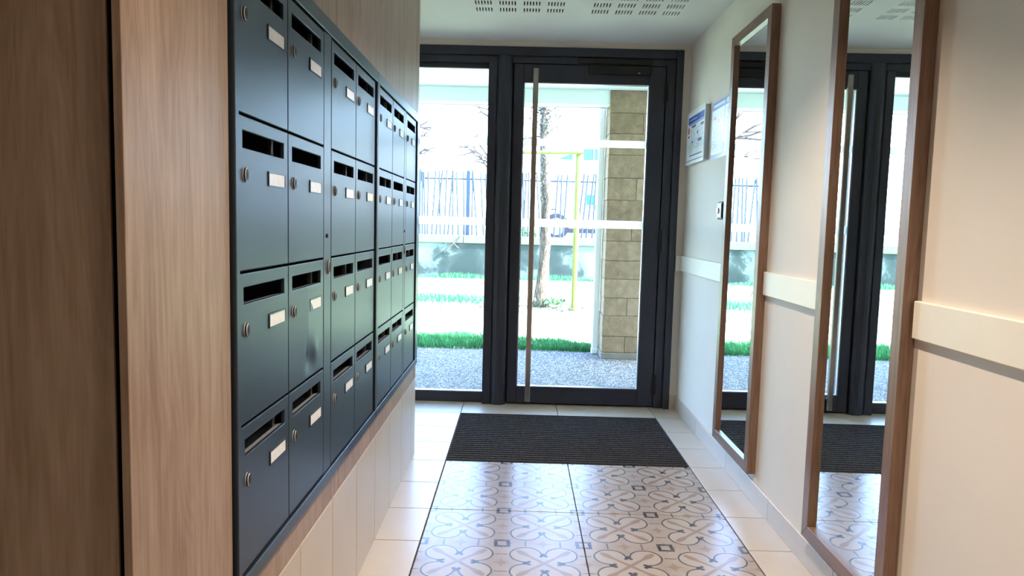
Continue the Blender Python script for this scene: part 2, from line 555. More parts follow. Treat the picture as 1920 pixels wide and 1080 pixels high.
box('edge_panel', -1.15, XL-T-0.001, 0.077, 0.094, 0.0, ZC-0.002, M_WOOD, wl, 0.0008)
te = [0.090, -0.031, -0.322, -0.613, -0.905, -1.200, -1.497, -1.793, -2.09, -2.1856]
for b_, a in zip(te, te[1:]):
    lpanel(a, b_, 0.0, 0.390, 'plinth_tile', M_PLINTH, XL+0.001)

# wall facing the camera at the near corner
wn_ = setp(box('wall_near_left', -1.70, -0.7915, -2.514, -2.30, 0.0, ZC+0.1, M_GAP_SHADE), kind='structure')
for a, b_ in [(-1.70, -1.40), (-1.397, -0.7915)]:
    box('wood_panel', a, b_, -2.518, -2.5145, 0.002, ZC-0.002, M_WOOD, wn_)

# ceiling: perforated board with real slots under a dark void
def ceiling_mesh():
    xc = [-1.72]; hx = []
    for start in (-0.527, 0.088):
        for g in range(4):
            for s in range(6):
                x0 = start+g*0.1260+s*0.0157
                xc += [x0, x0+0.0072]; hx.append((x0, x0+0.0072))
    xc.append(XR+0.02)
    yc = [YB-0.02]; hy = []
    for k in range(26, -1, -1):
        y0 = 0.455-0.1165*k
        yc += [y0, y0+0.068]; hy.append((y0, y0+0.068))
    yc.append(1.20)
    hxs = {round(a, 5) for a, _ in hx}; hys = {round(a, 5) for a, _ in hy}
    V, Fc, idx = [], [], {}
    def vid(i, j, l):
        k = (i, j, l)
        if k not in idx:
            idx[k] = len(V); V.append((xc[i], yc[j], ZC+0.006*l))
        return idx[k]
    for i in range(len(xc)-1):
        for j in range(len(yc)-1):
            if round(xc[i], 5) in hxs and round(yc[j], 5) in hys:
                for (a, b_) in (((i, j), (i+1, j)), ((i+1, j), (i+1, j+1)), ((i+1, j+1), (i, j+1)), ((i, j+1), (i, j))):
                    Fc.append((vid(*a, 0), vid(*b_, 0), vid(*b_, 1), vid(*a, 1)))
            else:
                Fc.append((vid(i, j, 0), vid(i, j+1, 0), vid(i+1, j+1, 0), vid(i+1, j, 0)))
    me = bpy.data.meshes.new('ceiling'); me.from_pydata(V, [], Fc); me.update()
    return me
ceil = setp(link('ceiling', ceiling_mesh(), (0, 0, 0), M_CEIL), kind='structure')
box('ceiling_slab', -1.86, XR+0.14, YB-0.14, 1.34, ZC+0.0065, ZC+0.30, M_VOID, ceil)

# recessed downlights in the plain band between the slotted fields
def downlight(y, lab):
    e = setp(empty('downlight', (0.012, y, ZC)), lab, 'ceiling light', 'ceiling downlights')
    mb = MB(); n = 24
    for k in range(n):
        a0, a1 = 2*math.pi*k/n, 2*math.pi*(k+1)/n
        P = lambda r, a, z: Vector((0.012+r*math.cos(a), y+r*math.sin(a), ZC+z))
        mb.face([P(.050, a0, -.0005), P(.050, a1, -.0005), P(.048, a1, -.005), P(.048, a0, -.005)])
        mb.face([P(.048, a0, -.005), P(.048, a1, -.005), P(.040, a1, -.004), P(.040, a0, -.004)])
        mb.face([P(.040, a0, -.004), P(.040, a1, -.004), P(.036, a1, .004), P(.036, a0, .004)])
    bmesh.ops.remove_doubles(mb.bm, verts=mb.bm.verts[:], dist=1e-5)
    mb.build('trim_ring', M_WPLAST, e)
    m = bpy.data.materials.get('lamp_diffuser')
    if m is None:
        m, t, b = base('lamp_diffuser', (1, .9, .75, 1), 0.5)
        b.inputs['Emission Color'].default_value = (1, .84, .66, 1); b.inputs['Emission Strength'].default_value = 4
    mb = MB(); mb.tube([(0.012, y, ZC+.004), (0.012, y, ZC+.0015)], .037, 24); mb.build('diffuser', m, e)
    ld = bpy.data.lights.new('downlight_lamp', 'SPOT'); ld.spot_size = math.radians(114); ld.spot_blend = 0.75
    ld.shadow_soft_size = 0.025
    ld.energy = DOWNLIGHT_W; ld.color = (1.0, 0.82, 0.64)
    lo = bpy.data.objects.new('downlight_lamp', ld); COL.objects.link(lo)
    lo.location = (0.012, y, ZC-0.008); par(lo, e)
downlight(-1.20, 'round recessed downlight over the patterned tiles between the two mirrors')
downlight(-2.62, 'round recessed downlight beside the corner of the wood panelled wall')


# ------------------------------------------------------------------ entrance: glazed door with a side window
d1 = setp(empty('door_1', (0.15, 1.18, 0)), kind='structure')
fr = MB()
fr.box(0.684, JX1, YD, 1.26, 0, 2.27, 0.003)                 # right jamb, proud outer part
fr.box(0.628, 0.680, YD+0.022, 1.25, 0, 2.215)               # right jamb, inner part
fr.box(JX0, 0.6835, YD, 1.26, 2.217, 2.27, 0.003)            # head, outer
fr.box(JX0+0.004, 0.6275, YD+0.022, 1.25, 2.174, 2.213)
fr.box(-0.345, -0.305, 1.217, 1.249, 0, 2.19); fr.box(0.605, 0.632, 1.217, 1.249, 0, 2.19); fr.box(-0.304, 0.604, 1.217, 1.249, 2.15, 2.19); fr.box(-0.304, 0.604, 1.217, 1.249, 0, 0.03)       # head, inner
fr.box(0.679, 0.685, YD+0.03, 1.24, 0, 2.216)
fr.box(JX0+0.004, 0.678, YD+0.03, 1.24, 2.2125, 2.2175)
fr.build('door_frame', M_ALU, d1)
# rounded mullion standing proud, down to the floor
pm = []
for k in range(9):
    a = math.pi*k/8
    pm.append((-0.383+0.049*math.cos(a), YD+0.026-0.030*math.sin(a)))
pm += [(-0.432, 1.25), (-0.334, 1.25)]
mu = MB(); mu.prism(pm, 2, 0.0, 2.216); mu.build('mullion', M_ALU, d1)
# leaf
YL = 1.145
leaf = MB()
leaf.box(-0.326, -0.262, YL, YL+0.07, 0.012, 2.170, 0.003)
leaf.box(0.522, 0.622, YL, YL+0.07, 0.012, 2.170, 0.003)
leaf.box(-0.263, 0.523, YL, YL+0.07, 0.012, 0.118, 0.003)
leaf.box(-0.263, 0.523, YL, YL+0.07, 2.058, 2.170, 0.003)
lf = leaf.build('door_leaf', M_ALU, d1)
sl = MB()
for (x0, x1, z0, z1) in [(-0.262, -0.257, 0.118, 2.058), (0.517, 0.522, 0.118, 2.058), (-0.262, 0.522, 0.118, 0.123), (-0.262, 0.522, 2.053, 2.058)]:
    sl.box(x0, x1, YL+0.006, YL+0.03, z0, z1)
sl.build('glazing_seal', M_SEAL, lf)
box('glass_pane', -0.258, 0.518, YL+0.030, YL+0.038, 0.122, 2.054, M_GLASS, lf)
for z0, z1 in ((1.157, 1.208), (1.668, 1.714)):
    box('frosted_strip', -0.256, 0.516, YL+0.0285, YL+0.0295, z0, z1, M_STRIP, lf)
h = MB()
h.box(-0.207, -0.174, YL-0.072, YL-0.045, 0.035, 2.132, 0.004)
hd = h.build('pull_handle', M_STEEL, lf)
for z in (0.10, 1.10, 2.09):
    mb = MB(); mb.tube([(-0.1905, YL-0.046, z), (-0.1905, YL+0.030, z)], 0.010, 10); mb.build('handle_bracket', M_STEEL, hd)
for z0, z1 in ((1.950, 2.078), (1.010, 1.156), (0.094, 0.222)):
    mb = MB(); mb.tube([(0.627, YL-0.012, z0), (0.627, YL-0.012, z1)], 0.0105, 12); mb.build('hinge', M_BPLAST, d1)
ml = MB()
ml.box(0.140, 0.530, YD+0.002, YL-0.001, 2.116, 2.168, 0.003)
mo = ml.build('magnetic_lock', M_BPLAST, d1)
box('lock_bracket', 0.075, 0.530, YD+0.004, YD+0.0215, 2.178, 2.208, M_BPLAST, d1, 0.002)
box('status_light', 0.445, 0.457, YD-0.0005, YD+0.003, 2.120, 2.126, M_SEAL, mo)

w1 = setp(empty('window_1', (-0.75, 1.2, 0)), kind='structure')
YW = 1.175
wfr = MB()
wfr.box(-0.484, -0.4325, YD+0.012, 1.25, 0.0, 2.173, 0.002)
wfr.box(JX0, -0.985, YW-0.03, 1.25, 0.0, 2.216, 0.002)
wfr.box(-0.986, -0.483, YW, 1.25, 0.0, 0.068, 0.002)
wfr.box(-0.986, -0.483, YW, 1.25, 2.145, 2.173, 0.002)
wfo = wfr.build('window_frame', M_ALU, w1)
ws = MB()
for (x0, x1, z0, z1) in [(-0.986, -0.981, 0.068, 2.145), (-0.488, -0.484, 0.068, 2.145), (-0.986, -0.484, 0.068, 0.073), (-0.986, -0.484, 2.140, 2.145)]:
    ws.box(x0, x1, YW+0.006, YW+0.03, z0, z1)
ws.build('glazing_seal', M_SEAL, wfo)
box('glass_pane', -0.982, -0.487, YW+0.030, YW+0.038, 0.072, 2.142, M_GLASS, w1)
for z0, z1 in ((1.157, 1.208), (1.668, 1.714)):
    box('frosted_strip', -0.980, -0.489, YW+0.0285, YW+0.0295, z0, z1, M_STRIP, w1)

# ------------------------------------------------------------------ mailboxes
XF = -0.767                      # door face
DW, DH, DT = 0.2781, 0.2802, 0.008
ROWTOP = [1.6402, 1.3549, 1.0691, 0.7833]

def plate(ycuts, zcuts, hole, disp=None):
    """sheet steel door with a letter slot; x is depth (front at 0), y across, z down from 0"""
    bm = bmesh.new(); idx = {}
    def v(i, j, l):
        k = (i, j, l)
        if k not in idx:
            y, z = ycuts[i], zcuts[j]
            d = disp(y, z) if disp else 0
            idx[k] = bm.verts.new((d-(DT if l else 0), y, z))
        return idx[k]
    ny, nz = len(ycuts)-1, len(zcuts)-1
    solid = lambda i, j: 0 <= i < ny and 0 <= j < nz and not (hole[0]-1e-6 <= ycuts[i] and ycuts[i+1] <= hole[1]+1e-6 and hole[2]-1e-6 <= zcuts[j] and zcuts[j+1] <= hole[3]+1e-6)
    for i in range(ny):
        for j in range(nz):
            if not solid(i, j): continue
            bm.faces.new((v(i, j, 0), v(i+1, j, 0), v(i+1, j+1, 0), v(i, j+1, 0)))
            bm.faces.new((v(i, j, 1), v(i, j+1, 1), v(i+1, j+1, 1), v(i+1, j, 1)))
            for (a, b_, n) in (((i, j), (i+1, j), (i, j-1)), ((i+1, j), (i+1, j+1), (i+1, j)), ((i+1, j+1), (i, j+1), (i, j+1)), ((i, j+1), (i, j), (i-1, j))):
                if not solid(*n): bm.faces.new((v(*a, 0), v(*a, 1), v(*b_, 1), v(*b_, 0)))
    bmesh.ops.recalc_face_normals(bm, faces=bm.faces[:])
    sharp = [e for e in bm.edges if len(e.link_faces) == 2 and e.calc_face_angle() > 0.9]
    bmesh.ops.bevel(bm, geom=sharp, offset=0.0016, segments=2, affect='EDGES', profile=0.5)
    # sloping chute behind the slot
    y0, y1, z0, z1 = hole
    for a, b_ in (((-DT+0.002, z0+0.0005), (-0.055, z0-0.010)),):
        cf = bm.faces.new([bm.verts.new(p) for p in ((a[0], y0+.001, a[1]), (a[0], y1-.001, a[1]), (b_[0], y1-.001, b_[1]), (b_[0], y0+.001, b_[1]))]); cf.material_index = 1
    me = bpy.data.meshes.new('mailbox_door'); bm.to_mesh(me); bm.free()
    me.materials.append(M_METAL); me.materials.append(M_LIT_CHUTE)
    return me
HOLE = (-0.1127, 0.1127, -0.0569, -0.0256)
me_door = plate([-DW/2, -0.1127, 0.1127, DW/2], [-DH, -0.0569, -0.0256, 0.0], HOLE)
lin = lambda a, b_, n: [a+(b_-a)*i/n for i in range(n)]
def dent(y, z):
    d = 0.0
    d -= 0.0045*math.exp(-((y-0.015)**2+(z+0.235)**2)/0.0009)
    d += 0.0035*math.exp(-((y-0.06)**2+(z+0.222)**2)/0.0007)
    d += 0.006*math.exp(-((z+0.15)**2)/0.006)*(0.4-abs(y)/DW)          # leaf bowed outwards
    return d
me_dent = plate(lin(-DW/2, -0.1127, 3)+lin(-0.1127, 0.1127, 24)+lin(0.1127, DW/2, 3)+[DW/2],
                lin(-DH, -0.0569, 28)+[-0.0569, -0.0256, -0.012, 0.0], HOLE, dent)

def oval(ry, rz, x0, x1, n=20):
    mb = MB()
    mb.prism([(ry*math.cos(2*math.pi*k/n), rz*math.sin(2*math.pi*k/n)) for k in range(n)], 0, x0, x1)
    bmesh.ops.bevel(mb.bm, geom=[e for e in mb.bm.edges if abs(e.verts[0].co.x-x1) < 1e-6 and abs(e.verts[1].co.x-x1) < 1e-6], offset=0.0015, segments=2, affect='EDGES')
    return mb
def mesh_of(mb, mats, name):
    bmesh.ops.recalc_face_normals(mb.bm, faces=mb.bm.faces[:])
    me = bpy.data.meshes.new(name); mb.bm.to_mesh(me); mb.bm.free()
    for m in mats: me.materials.append(m)
    return me
lk = oval(0.0084, 0.0122, 0.0, 0.0052)
nf = len(lk.bm.faces)
lk.prism([(0.0104*math.cos(2*math.pi*k/20)-0.0006, 0.0140*math.sin(2*math.pi*k/20)) for k in range(20)], 0, 0.0, 0.0016)  # black oval shifted sideways: the lock's shadow added as a shape
lk.box(0.0046, 0.0057, -0.0012, 0.0012, -0.0040, 0.0040)
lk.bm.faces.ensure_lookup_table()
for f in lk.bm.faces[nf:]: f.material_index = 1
me_lock = mesh_of(lk, [M_CHROME, M_KEY_SHADOW], 'lock')
nc = MB(); nc.box(0, 0.0012, -0.047, 0.047, -0.0125, 0.0125)
me_card = mesh_of(nc, [M_CARD], 'name_card')
nc = MB(); nc.box(0, 0.0012, -0.047, 0.047, -0.0125, 0.0125)
me_card2 = mesh_of(nc, [M_CARD2], 'name_card')
hf = MB()
for a in ((-0.0505, 0.0505, 0.0125, 0.0150), (-0.0505, 0.0505, -0.0150, -0.0125), (-0.0505, -0.047, -0.0125, 0.0125), (0.047, 0.0505, -0.0125, 0.0125)):
    hf.box(0, 0.0022, *a)
me_hold = mesh_of(hf, [M_METAL], 'card_holder')
lb = MB(); lb.box(-0.024, -0.016, 0.082, 0.094, -0.056, -0.020); lb.box(-0.030, -0.027, 0.094, 0.130, -0.058, -0.044); lb.box(-0.027, -0.025, 0.104, 0.109, -0.036, -0.031)
me_latch = mesh_of(lb, [M_STEEL], 'latch')

def bank(lab, y0, y1, cols, stile, name='mailbox_bank'):
    root = setp(empty(name, (XL, (y0+y1)/2, 0.4663)), lab, 'mailboxes', 'built-in mailbox banks')
    zt, zb = 1.6792, 0.4663
    dt, db = 1.6418, 0.4955
    XO = XF+0.0055; XBK = -1.08
    f = MB()
    f.box(XBK, XO, y0, y1, dt, zt, 0.0015)
    f.box(XBK, XO, y0, y1, zb, db, 0.0015)
    f.box(XBK, XO, y0, cols[0][0]-0.001, db, dt, 0.0015)
    f.box(XBK, XO, cols[-1][1]+(0.022 if y1 > -0.5 else 0.016), y1, db, dt, 0.0015)
    f.build('frame', M_METAL, root)
    box('stile', XBK, XF, stile[0]+0.001, stile[1]-0.001, db, dt, M_METAL, root, 0.0015)
    inn = MB()
    inn.box(XBK-0.004, XBK, y0, y1, zb, zt)
    for r in range(1, 4):
        inn.box(XBK, XF-DT-0.006, y0+.01, y1-.01, ROWTOP[r]-0.001, ROWTOP[r]+0.002)
    for c0, c1 in cols[:-1]:
        inn.box(XBK, XF-DT-0.006, c1-0.001, c1+0.001, db, dt)
    inn.build('inner_box', M_INNER, root)
    sc_ = (stile[0]+stile[1])/2
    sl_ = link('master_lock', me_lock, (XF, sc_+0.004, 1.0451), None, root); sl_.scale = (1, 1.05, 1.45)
    o = MB(); o.tube([(XF-0.001, sc_-0.004, 1.1270), (XF+0.003, sc_-0.004, 1.1270)], 0.0055, 10); o.build('stile_screw', M_KEY_SHADOW, root)
    for ci, (c0, c1) in enumerate(cols):
        cy = (c0+c1)/2
        for r in range(4):
            z = ROWTOP[r]-0.0031
            bent = (r == 2 and y0 < -1.5 and ci == 1)
            d = link('mailbox_door', me_dent if bent else me_door, (XF, cy, z), None, root)
            if bent: setp(d, 'bent mailbox door with a dent near its lower edge')
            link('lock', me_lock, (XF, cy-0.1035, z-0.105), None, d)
            link('card_holder', me_hold, (XF, cy+0.0676, z-0.105), None, d)
            link('name_card', me_card2 if (r*3+ci*5+(1 if bent else 0)) % 7 == 4 else me_card, (XF, cy+0.0676, z-0.105), None, d)
            if (r+ci) % 3 != 2: link('latch', me_latch, (XF, cy, z), None, d)
    return root
bank('anthracite steel bank of sixteen mailboxes next to the tall near wood panel', -2.1841, -0.9363,
     [(-2.1656, -1.8839), (-1.8839, -1.6022), (-1.5305, -1.2478), (-1.2478, -0.9650)], (-1.6022, -1.5315))
bank('anthracite steel bank of twelve mailboxes at the wall end nearest the glass door', -0.9343, 0.0860,
     [(-0.9077, -0.6239), (-0.6239, -0.3401), (-0.2961, -0.0134)], (-0.3391, -0.2971))

# ------------------------------------------------------------------ mirrors
def mirror(y0, y1, z0, z1, lab, tilt=0.0):
    root = setp(empty('wall_mirror', (XR, (y0+y1)/2, z0)), lab, 'mirror', 'tall wood framed mirrors')
    xf, fwid = XR-0.038, 0.047
    xg = XR-0.024
    def rail(pts, name):
        mb = MB()
        A = [mb.bm.verts.new((xf, p[0], p[1])) for p in pts]
        B = [mb.bm.verts.new((XR-0.0005, p[0], p[1])) for p in pts]
        n = 4
        for i in range(n): mb.bm.faces.new((A[i], A[(i+1) % n], B[(i+1) % n], B[i]))
        mb.bm.faces.new(A); mb.bm.faces.new(B[::-1])
        bmesh.ops.recalc_face_normals(mb.bm, faces=mb.bm.faces[:])
        bmesh.ops.bevel(mb.bm, geom=mb.bm.edges[:], offset=0.0012, segments=1, affect='EDGES')
        return mb.build(name, M_FRAMEWOOD if name == 'frame_stile' else M_FRAMEWOOD_H, root)
    f = fwid
    rail([(y0, z0), (y0+f, z0+f), (y0+f, z1-f), (y0, z1)], 'frame_stile')
    rail([(y1, z0), (y1-f, z0+f), (y1-f, z1-f), (y1, z1)], 'frame_stile')
    rail([(y0, z0), (y1, z0), (y1-f, z0+f), (y0+f, z0+f)], 'frame_rail')
    rail([(y0, z1), (y1, z1), (y1-f, z1-f), (y0+f, z1-f)], 'frame_rail')
    mg = box('mirror_glass', xg, xg+0.006, y0+f-0.006, y1-f+0.006, z0+f-0.006, z1-f+0.006, M_MIRROR, root)
    mg.rotation_euler.z = tilt                       # not seated quite parallel to the wall
M_FRAMEWOOD_H = wood('mirror_frame_wood_rail', srgb(104, 80, 66), srgb(132, 104, 87), srgb(152, 125, 107), rough=0.38, axis=1)
mirror(-0.430, 0.128, 0.124, 2.090, 'tall wood framed mirror beside the blue and white wall plans')
mirror(-1.577, -1.030, 0.124, 2.090, 'tall wood framed mirror between two lengths of cream chair rail', -0.0092)

# ------------------------------------------------------------------ notices and push button on the right wall
def notice_mat(name, w, hh, rects, lines):
    m, t, b = base(name, srgb(240, 242, 246), 0.3, 0, 0.5)
    v = objco(t)
    x, y, z = sep(t, v)
    u = 0.5-y/w; vv = z/hh+0.5
    col = mix(t, 0.0, srgb(240, 242, 246), srgb(240, 242, 246))
    for (u0, u1, v0, v1, c, blotch) in rects:
        f = (u.gt(u0))*(u.lt(u1))*(vv.gt(v0))*(vv.lt(v1))
        if blotch:
            f = f*noise(t, v, blotch, 3, 0.6).gt(0.52)
        col = mix(t, f, col, srgb(*c))
    t.links.new(col, b.inputs['Base Color'])
    return m
BL, DB, RD, GY, GN = (30, 72, 176), (40, 56, 120), (214, 74, 66), (196, 202, 214), (190, 208, 190)
r1 = [(.03, .97, .80, .94, BL, 0), (.10, .55, .865, .885, (225, 232, 245), 0), (.08, .97, .765, .785, BL, 0),
      (.25, .50, .70, .74, DB, 0), (.78, .95, .66, .72, DB, 0), (.03, .12, .60, .73, RD, 0), (.03, .14, .52, .56, BL, 0),
      (.18, .95, .25, .68, GY, 70), (.05, .30, .10, .35, GN, 90), (.28, .36, .38, .43, BL, 0), (.66, .86, .37, .43, DB, 0),
      (.60, .66, .53, .59, BL, 0), (.18, .92, .115, .14, BL, 0), (.02, .98, .02, .035, DB, 0)]
M_N1 = notice_mat('evacuation_plan_print', 0.40, 0.285, r1, None)
p1 = setp(empty('wall_plan', (XR, 0.828, 1.558)), 'framed white plan with blue header mounted proud of the wall by the door', 'wall plan', 'blue and white notices on the right wall')
xq = XR-0.028
box('backing', xq+0.003, XR-0.0005, 0.624, 1.032, 1.558, 1.862, M_SEAL, p1, 0.001)
box('print', xq+0.001, xq+0.0029, 0.630, 1.026, 1.566, 1.854, M_N1, p1)
fm = MB()
for (a, b_, c, d) in ((0.619, 0.630, 1.553, 1.867), (1.026, 1.037, 1.553, 1.867), (0.630, 1.026, 1.553, 1.566), (0.630, 1.026, 1.854, 1.867)):
    fm.box(xq-0.001, xq+0.004, a, b_, c, d)
fm.build('frame', M_WPLAST, p1)
r2_ = [(0, 1, .86, 1, BL, 0), (.06, .62, .905, .955, (205, 218, 240), 0), (.70, .93, .89, .97, (205, 218, 240), 0), (0, 1, .835, .85, (235, 240, 250), 0),
       (0, 1, 0, .075, BL, 0), (.03, .60, .60, .82, GY, 60), (.05, .58, .36, .58, (160, 176, 192), 110), (.05, .58, .12, .34, GY, 80),
       (.28, .36, .62, .68, RD, 0), (.08, .2, .69, .74, RD, 0), (.62, .66, .075, .86, BL, 0), (.76, .84, .70, .75, RD, 0), (.74, .88, .76, .80, BL, 0),
       (.74, .84, .60, .65, DB, 0), (.75, .83, .40, .57, BL, 70), (.72, .95, .12, .34, GY, 90)]
M_N2 = notice_mat('safety_notice_print', 0.37, 0.30, r2_, None)
p2 = setp(empty('safety_notice', (XR, 0.355, 1.545)), 'flat white notice with blue top and bottom bands tucked beside the mirror', 'notice', 'blue and white notices on the right wall')
box('print', XR-0.006, XR-0.0005, 0.172, 0.542, 1.545, 1.848, M_N2, p2)

sw = setp(empty('push_button', (XR, 0.30, 1.26)), 'small black rimmed white push button plate left of the mirror', 'push button')
box('rim', XR-0.007, XR-0.0005, 0.262, 0.352, 1.222, 1.312, M_BPLAST, sw, 0.004)
box('face_plate', XR-0.011, XR-0.0065, 0.270, 0.344, 1.230, 1.304, M_WPLAST, sw, 0.002)
mb = MB(); mb.tube([(XR-0.018, 0.318, 1.266), (XR-0.010, 0.318, 1.266)], 0.015, 16); mb.build('button', M_STEEL, sw)

# ------------------------------------------------------------------ outside: porch
setp(box('porch_paving', -6.0, 4.0, 1.34, 3.30, -0.20, -0.020, M_GRAVEL), kind='structure')
fo = MB()
fo.box(XR+0.14, 6.0, 1.16, 1.34, -0.2, 2.7); fo.box(-6.0, -1.30, 1.16, 1.34, -0.2, 2.7)
setp(fo.build('wall_outside', M_FACADE), kind='structure')
cn = MB()
cn.box(-6.0, 4.0, 1.345, 3.15, 2.362, 2.60)
setp(cn.build('porch_ceiling', M_SOFFIT), kind='structure')
setp(box('porch_beam', -6.0, 4.0, 2.985, 3.138, 2.236, 2.361, M_SOFFIT), kind='structure')
setp(box('porch_drip_edge', -6.0, 4.0, 3.139, 3.150, 2.229, 2.361, M_SEAL), kind='structure')

pil = setp(empty('stone_pillar', (0.78, 3.15, -0.02)), 'tan stone block pillar carrying the porch outside the glass door', 'pillar')
PX0, PX1_, PY0, PY1 = 0.498, 1.06, 2.960, 3.36
box('pillar_core', PX0+0.012, PX1_-0.012, PY0+0.014, PY1-0.012, -0.02, 2.361, M_STONE, pil)
box('pillar_base', PX0-0.006, PX1_+0.006, PY0-0.008, PY1+0.006, -0.02, 0.036, M_BASE, pil, 0.004)
zs = [0.038, 0.185, 0.372, 0.533, 0.702, 0.869, 1.042, 1.217, 1.405, 1.600, 1.800, 1.985, 2.165, 2.3605]
rg = random.Random(3)
for i, (a, b_) in enumerate(zip(zs, zs[1:])):
    cut = 0.62+0.34*rg.random()
    for (x0, x1) in ((PX0, cut), (cut, PX1_)):
        dy = rg.uniform(-0.004, 0.005)
        box('stone_block', x0+0.0015+(rg.uniform(-.003, .003) if x0 == PX0 else 0), x1-0.001, PY0+dy, PY1-0.002, a+0.001, b_-0.001, M_STONE, pil, 0.004)
pipe = setp(empty('downpipe', (0.455, 3.30, -0.02)), 'slim white square downpipe standing against the stone pillar', 'downpipe')
box('pipe', 0.435, 0.488, 3.205, 3.25, 0.02, 2.36, M_WPLAST, pipe, 0.005)
box('shoe', 0.430, 0.492, 3.19, 3.255, -0.02, 0.03, M_WPLAST, pipe, 0.005)

# ------------------------------------------------------------------ outside: garden
lawn = MB(); lawn.box(-14, 14, 3.30, 12.2, -0.4, -0.022)
setp(lawn.build('lawn', M_LAWN), kind='structure')

def blades(name, spots, mat, lab, cat):
    V, Fc = [], []
    for (x, y, z, hgt, w) in spots:
        a = random.uniform(0, 2*math.pi); l = random.uniform(0, hgt*0.55); la = random.uniform(0, 2*math.pi)
        dx, dy = math.cos(a)*w/2, math.sin(a)*w/2
        ox, oy = math.cos(la)*l, math.sin(la)*l
        n = len(V)
        V += [(x-dx, y-dy, z), (x+dx, y+dy, z), (x+ox*.35+dx*.7, y+oy*.35+dy*.7, z+hgt*.6), (x+ox*.35-dx*.7, y+oy*.35-dy*.7, z+hgt*.6), (x+ox, y+oy, z+hgt)]
        Fc += [(n, n+1, n+2, n+3), (n+3, n+2, n+4)]
    me = bpy.data.meshes.new(name); me.from_pydata(V, [], Fc); me.update()
    return setp(link(name, me, (0, 0, 0), mat), lab, cat, kind='stuff')
sp = []
for _ in range(26000):
    x = random.uniform(-3.2, 1.0)
    far = 4.02 if x < -0.25 else 4.02-(x+0.25)*0.80
    far += 0.10*math.sin(x*5.1)+0.05*math.sin(x*13)
    y = random.uniform(3.28, max(3.34, far))
    sp.append((x, y, -0.024, random.uniform(0.03, 0.085), random.uniform(0.004, 0.008)))
blades('grass_verge', sp, M_GRASS, 'lush green grass verge along the edge of the porch paving', 'grass')
sp = []
for _ in range(160):
    cx, cy = random.uniform(-4, 3), random.uniform(4.6, 11.5)
    if -2.6 < cx < -0.4 and 6.8 < cy < 8.6: k = 90
    else: k = random.randint(4, 26)
    for _ in range(k):
        sp.append((random.gauss(cx, .22), random.gauss(cy, .16), -0.024, random.uniform(0.03, 0.09), random.uniform(0.005, 0.012)))
for _ in range(5200):
    x = random.uniform(-6, 5)
    sp.append((x, 12.10-min(.5, abs(random.gauss(0, .10))), -0.024, random.uniform(0.04, 0.15)*(0.7+0.3*math.sin(x*3)), random.uniform(0.01, 0.02)))
for _ in range(1400):
    x = random.gauss(-1.35, .65); y = random.gauss(7.6, .28)
    sp.append((x, y, -0.024, random.uniform(0.04, 0.12), random.uniform(0.008, 0.015)))
blades('lawn_tufts', sp, M_GRASS, 'scattered green tufts in the sunlit lawn and along the low wall', 'grass')
V, Fc = [], []
for _ in range(520):
    x = random.uniform(-0.9, 1.5); y = random.gauss(6.75, .28); s = random.uniform(.012, .032); a = random.uniform(0, 6.28); n = len(V)
    for k in range(4):
        V.append((x+s*math.cos(a+k*1.57), y+s*.7*math.sin(a+k*1.57), -0.02+random.uniform(0.0, .022)))
    Fc.append((n, n+1, n+2, n+3))
me = bpy.data.meshes.new('leaf_litter'); me.from_pydata(V, [], Fc); me.update()
setp(link('leaf_litter', me, (0, 0, 0), M_LITTER), 'dead brown leaves scattered on the ground around the tree foot', 'leaves', kind='stuff')

# low rendered wall with coping
YWL = 12.19
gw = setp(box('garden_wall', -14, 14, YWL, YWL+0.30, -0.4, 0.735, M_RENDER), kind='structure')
cx = -14.0
while cx < 14:
    box('coping_stone', cx+0.004, cx+1.246, YWL-0.035, YWL+0.335, 0.735, 0.905, M_COPING, gw, 0.008)
    cx += 1.25
setp(box('street', -30, 30, YWL+0.30, 40, 0.4, 0.80, M_ASPHALT), kind='structure')

tw = MB()
tw.tube([(-1.90, YWL-0.05, 0.52), (-1.78, YWL-0.045, 0.66), (-1.62, YWL-0.045, 0.80), (-1.55, YWL-0.04, 0.90)], [.012, .016, .018, .016], 6)
tw.tube([(-1.70, YWL-0.05, 0.72), (-1.62, YWL-0.05, 0.64), (-1.58, YWL-0.05, 0.62)], [.014, .012, .008], 5)
setp(tw.build('fallen_twig', M_TWIG), 'short forked twig hanging over the coping of the low garden wall', 'twig')

# railing of uneven, leaning bars
YF = YWL+0.12
fe = setp(empty('iron_railing', (0, YF, 0.905)), 'blue iron railing of uneven leaning bars on the low garden wall', 'railing')
def px2x(px): return -0.2624+(px-979.5)/1343.1*(YF-CAM.y)*1.0
bars = []
for a, b_ in ((50, 40), (72, 74), (102, 93), (152, 127), (175, 177), (198, 160), (226, 210), (265, 238), (268, 263), (291, 297), (338, 336), (398, 392), (400, 418), (452, 465)):
    bars.append((px2x(780+a/3.6)-0.028, px2x(780+b_/3.6)))
for a, b_ in ((88, 88), (110, 92), (323, 300), (347, 337), (386, 362), (497, 462), (523, 490), (562, 523), (577, 557), (599, 597)):
    bars.append((px2x(960+a/3.6)-0.028, px2x(960+b_/3.6)))
for lo, hi in ((-4.2, -2.36), (-1.02, -0.42), (-0.1, 0.26), (1.68, 4.2)):
    x = lo
    while x < hi:
        bars.append((x+random.uniform(-.05, .05), x+random.uniform(-.05, .05))); x += 0.105
z0, z1 = 0.90, 2.29
for xt, xb in bars:
    xb2 = xt+(xb-xt)*(z1-z0)/(z1-1.25)
    mb = MB(); mb.tube([(xb2, YF, z0), (xt, YF, z1+random.uniform(-.03, .03))], 0.022, 6); mb.build('bar', M_FENCE, fe)
mb = MB(); mb.tube([(-4.3, YF+.02, 2.125), (4.3, YF+.02, 2.125)], 0.02, 6); mb.build('top_rail', M_FENCE, fe)
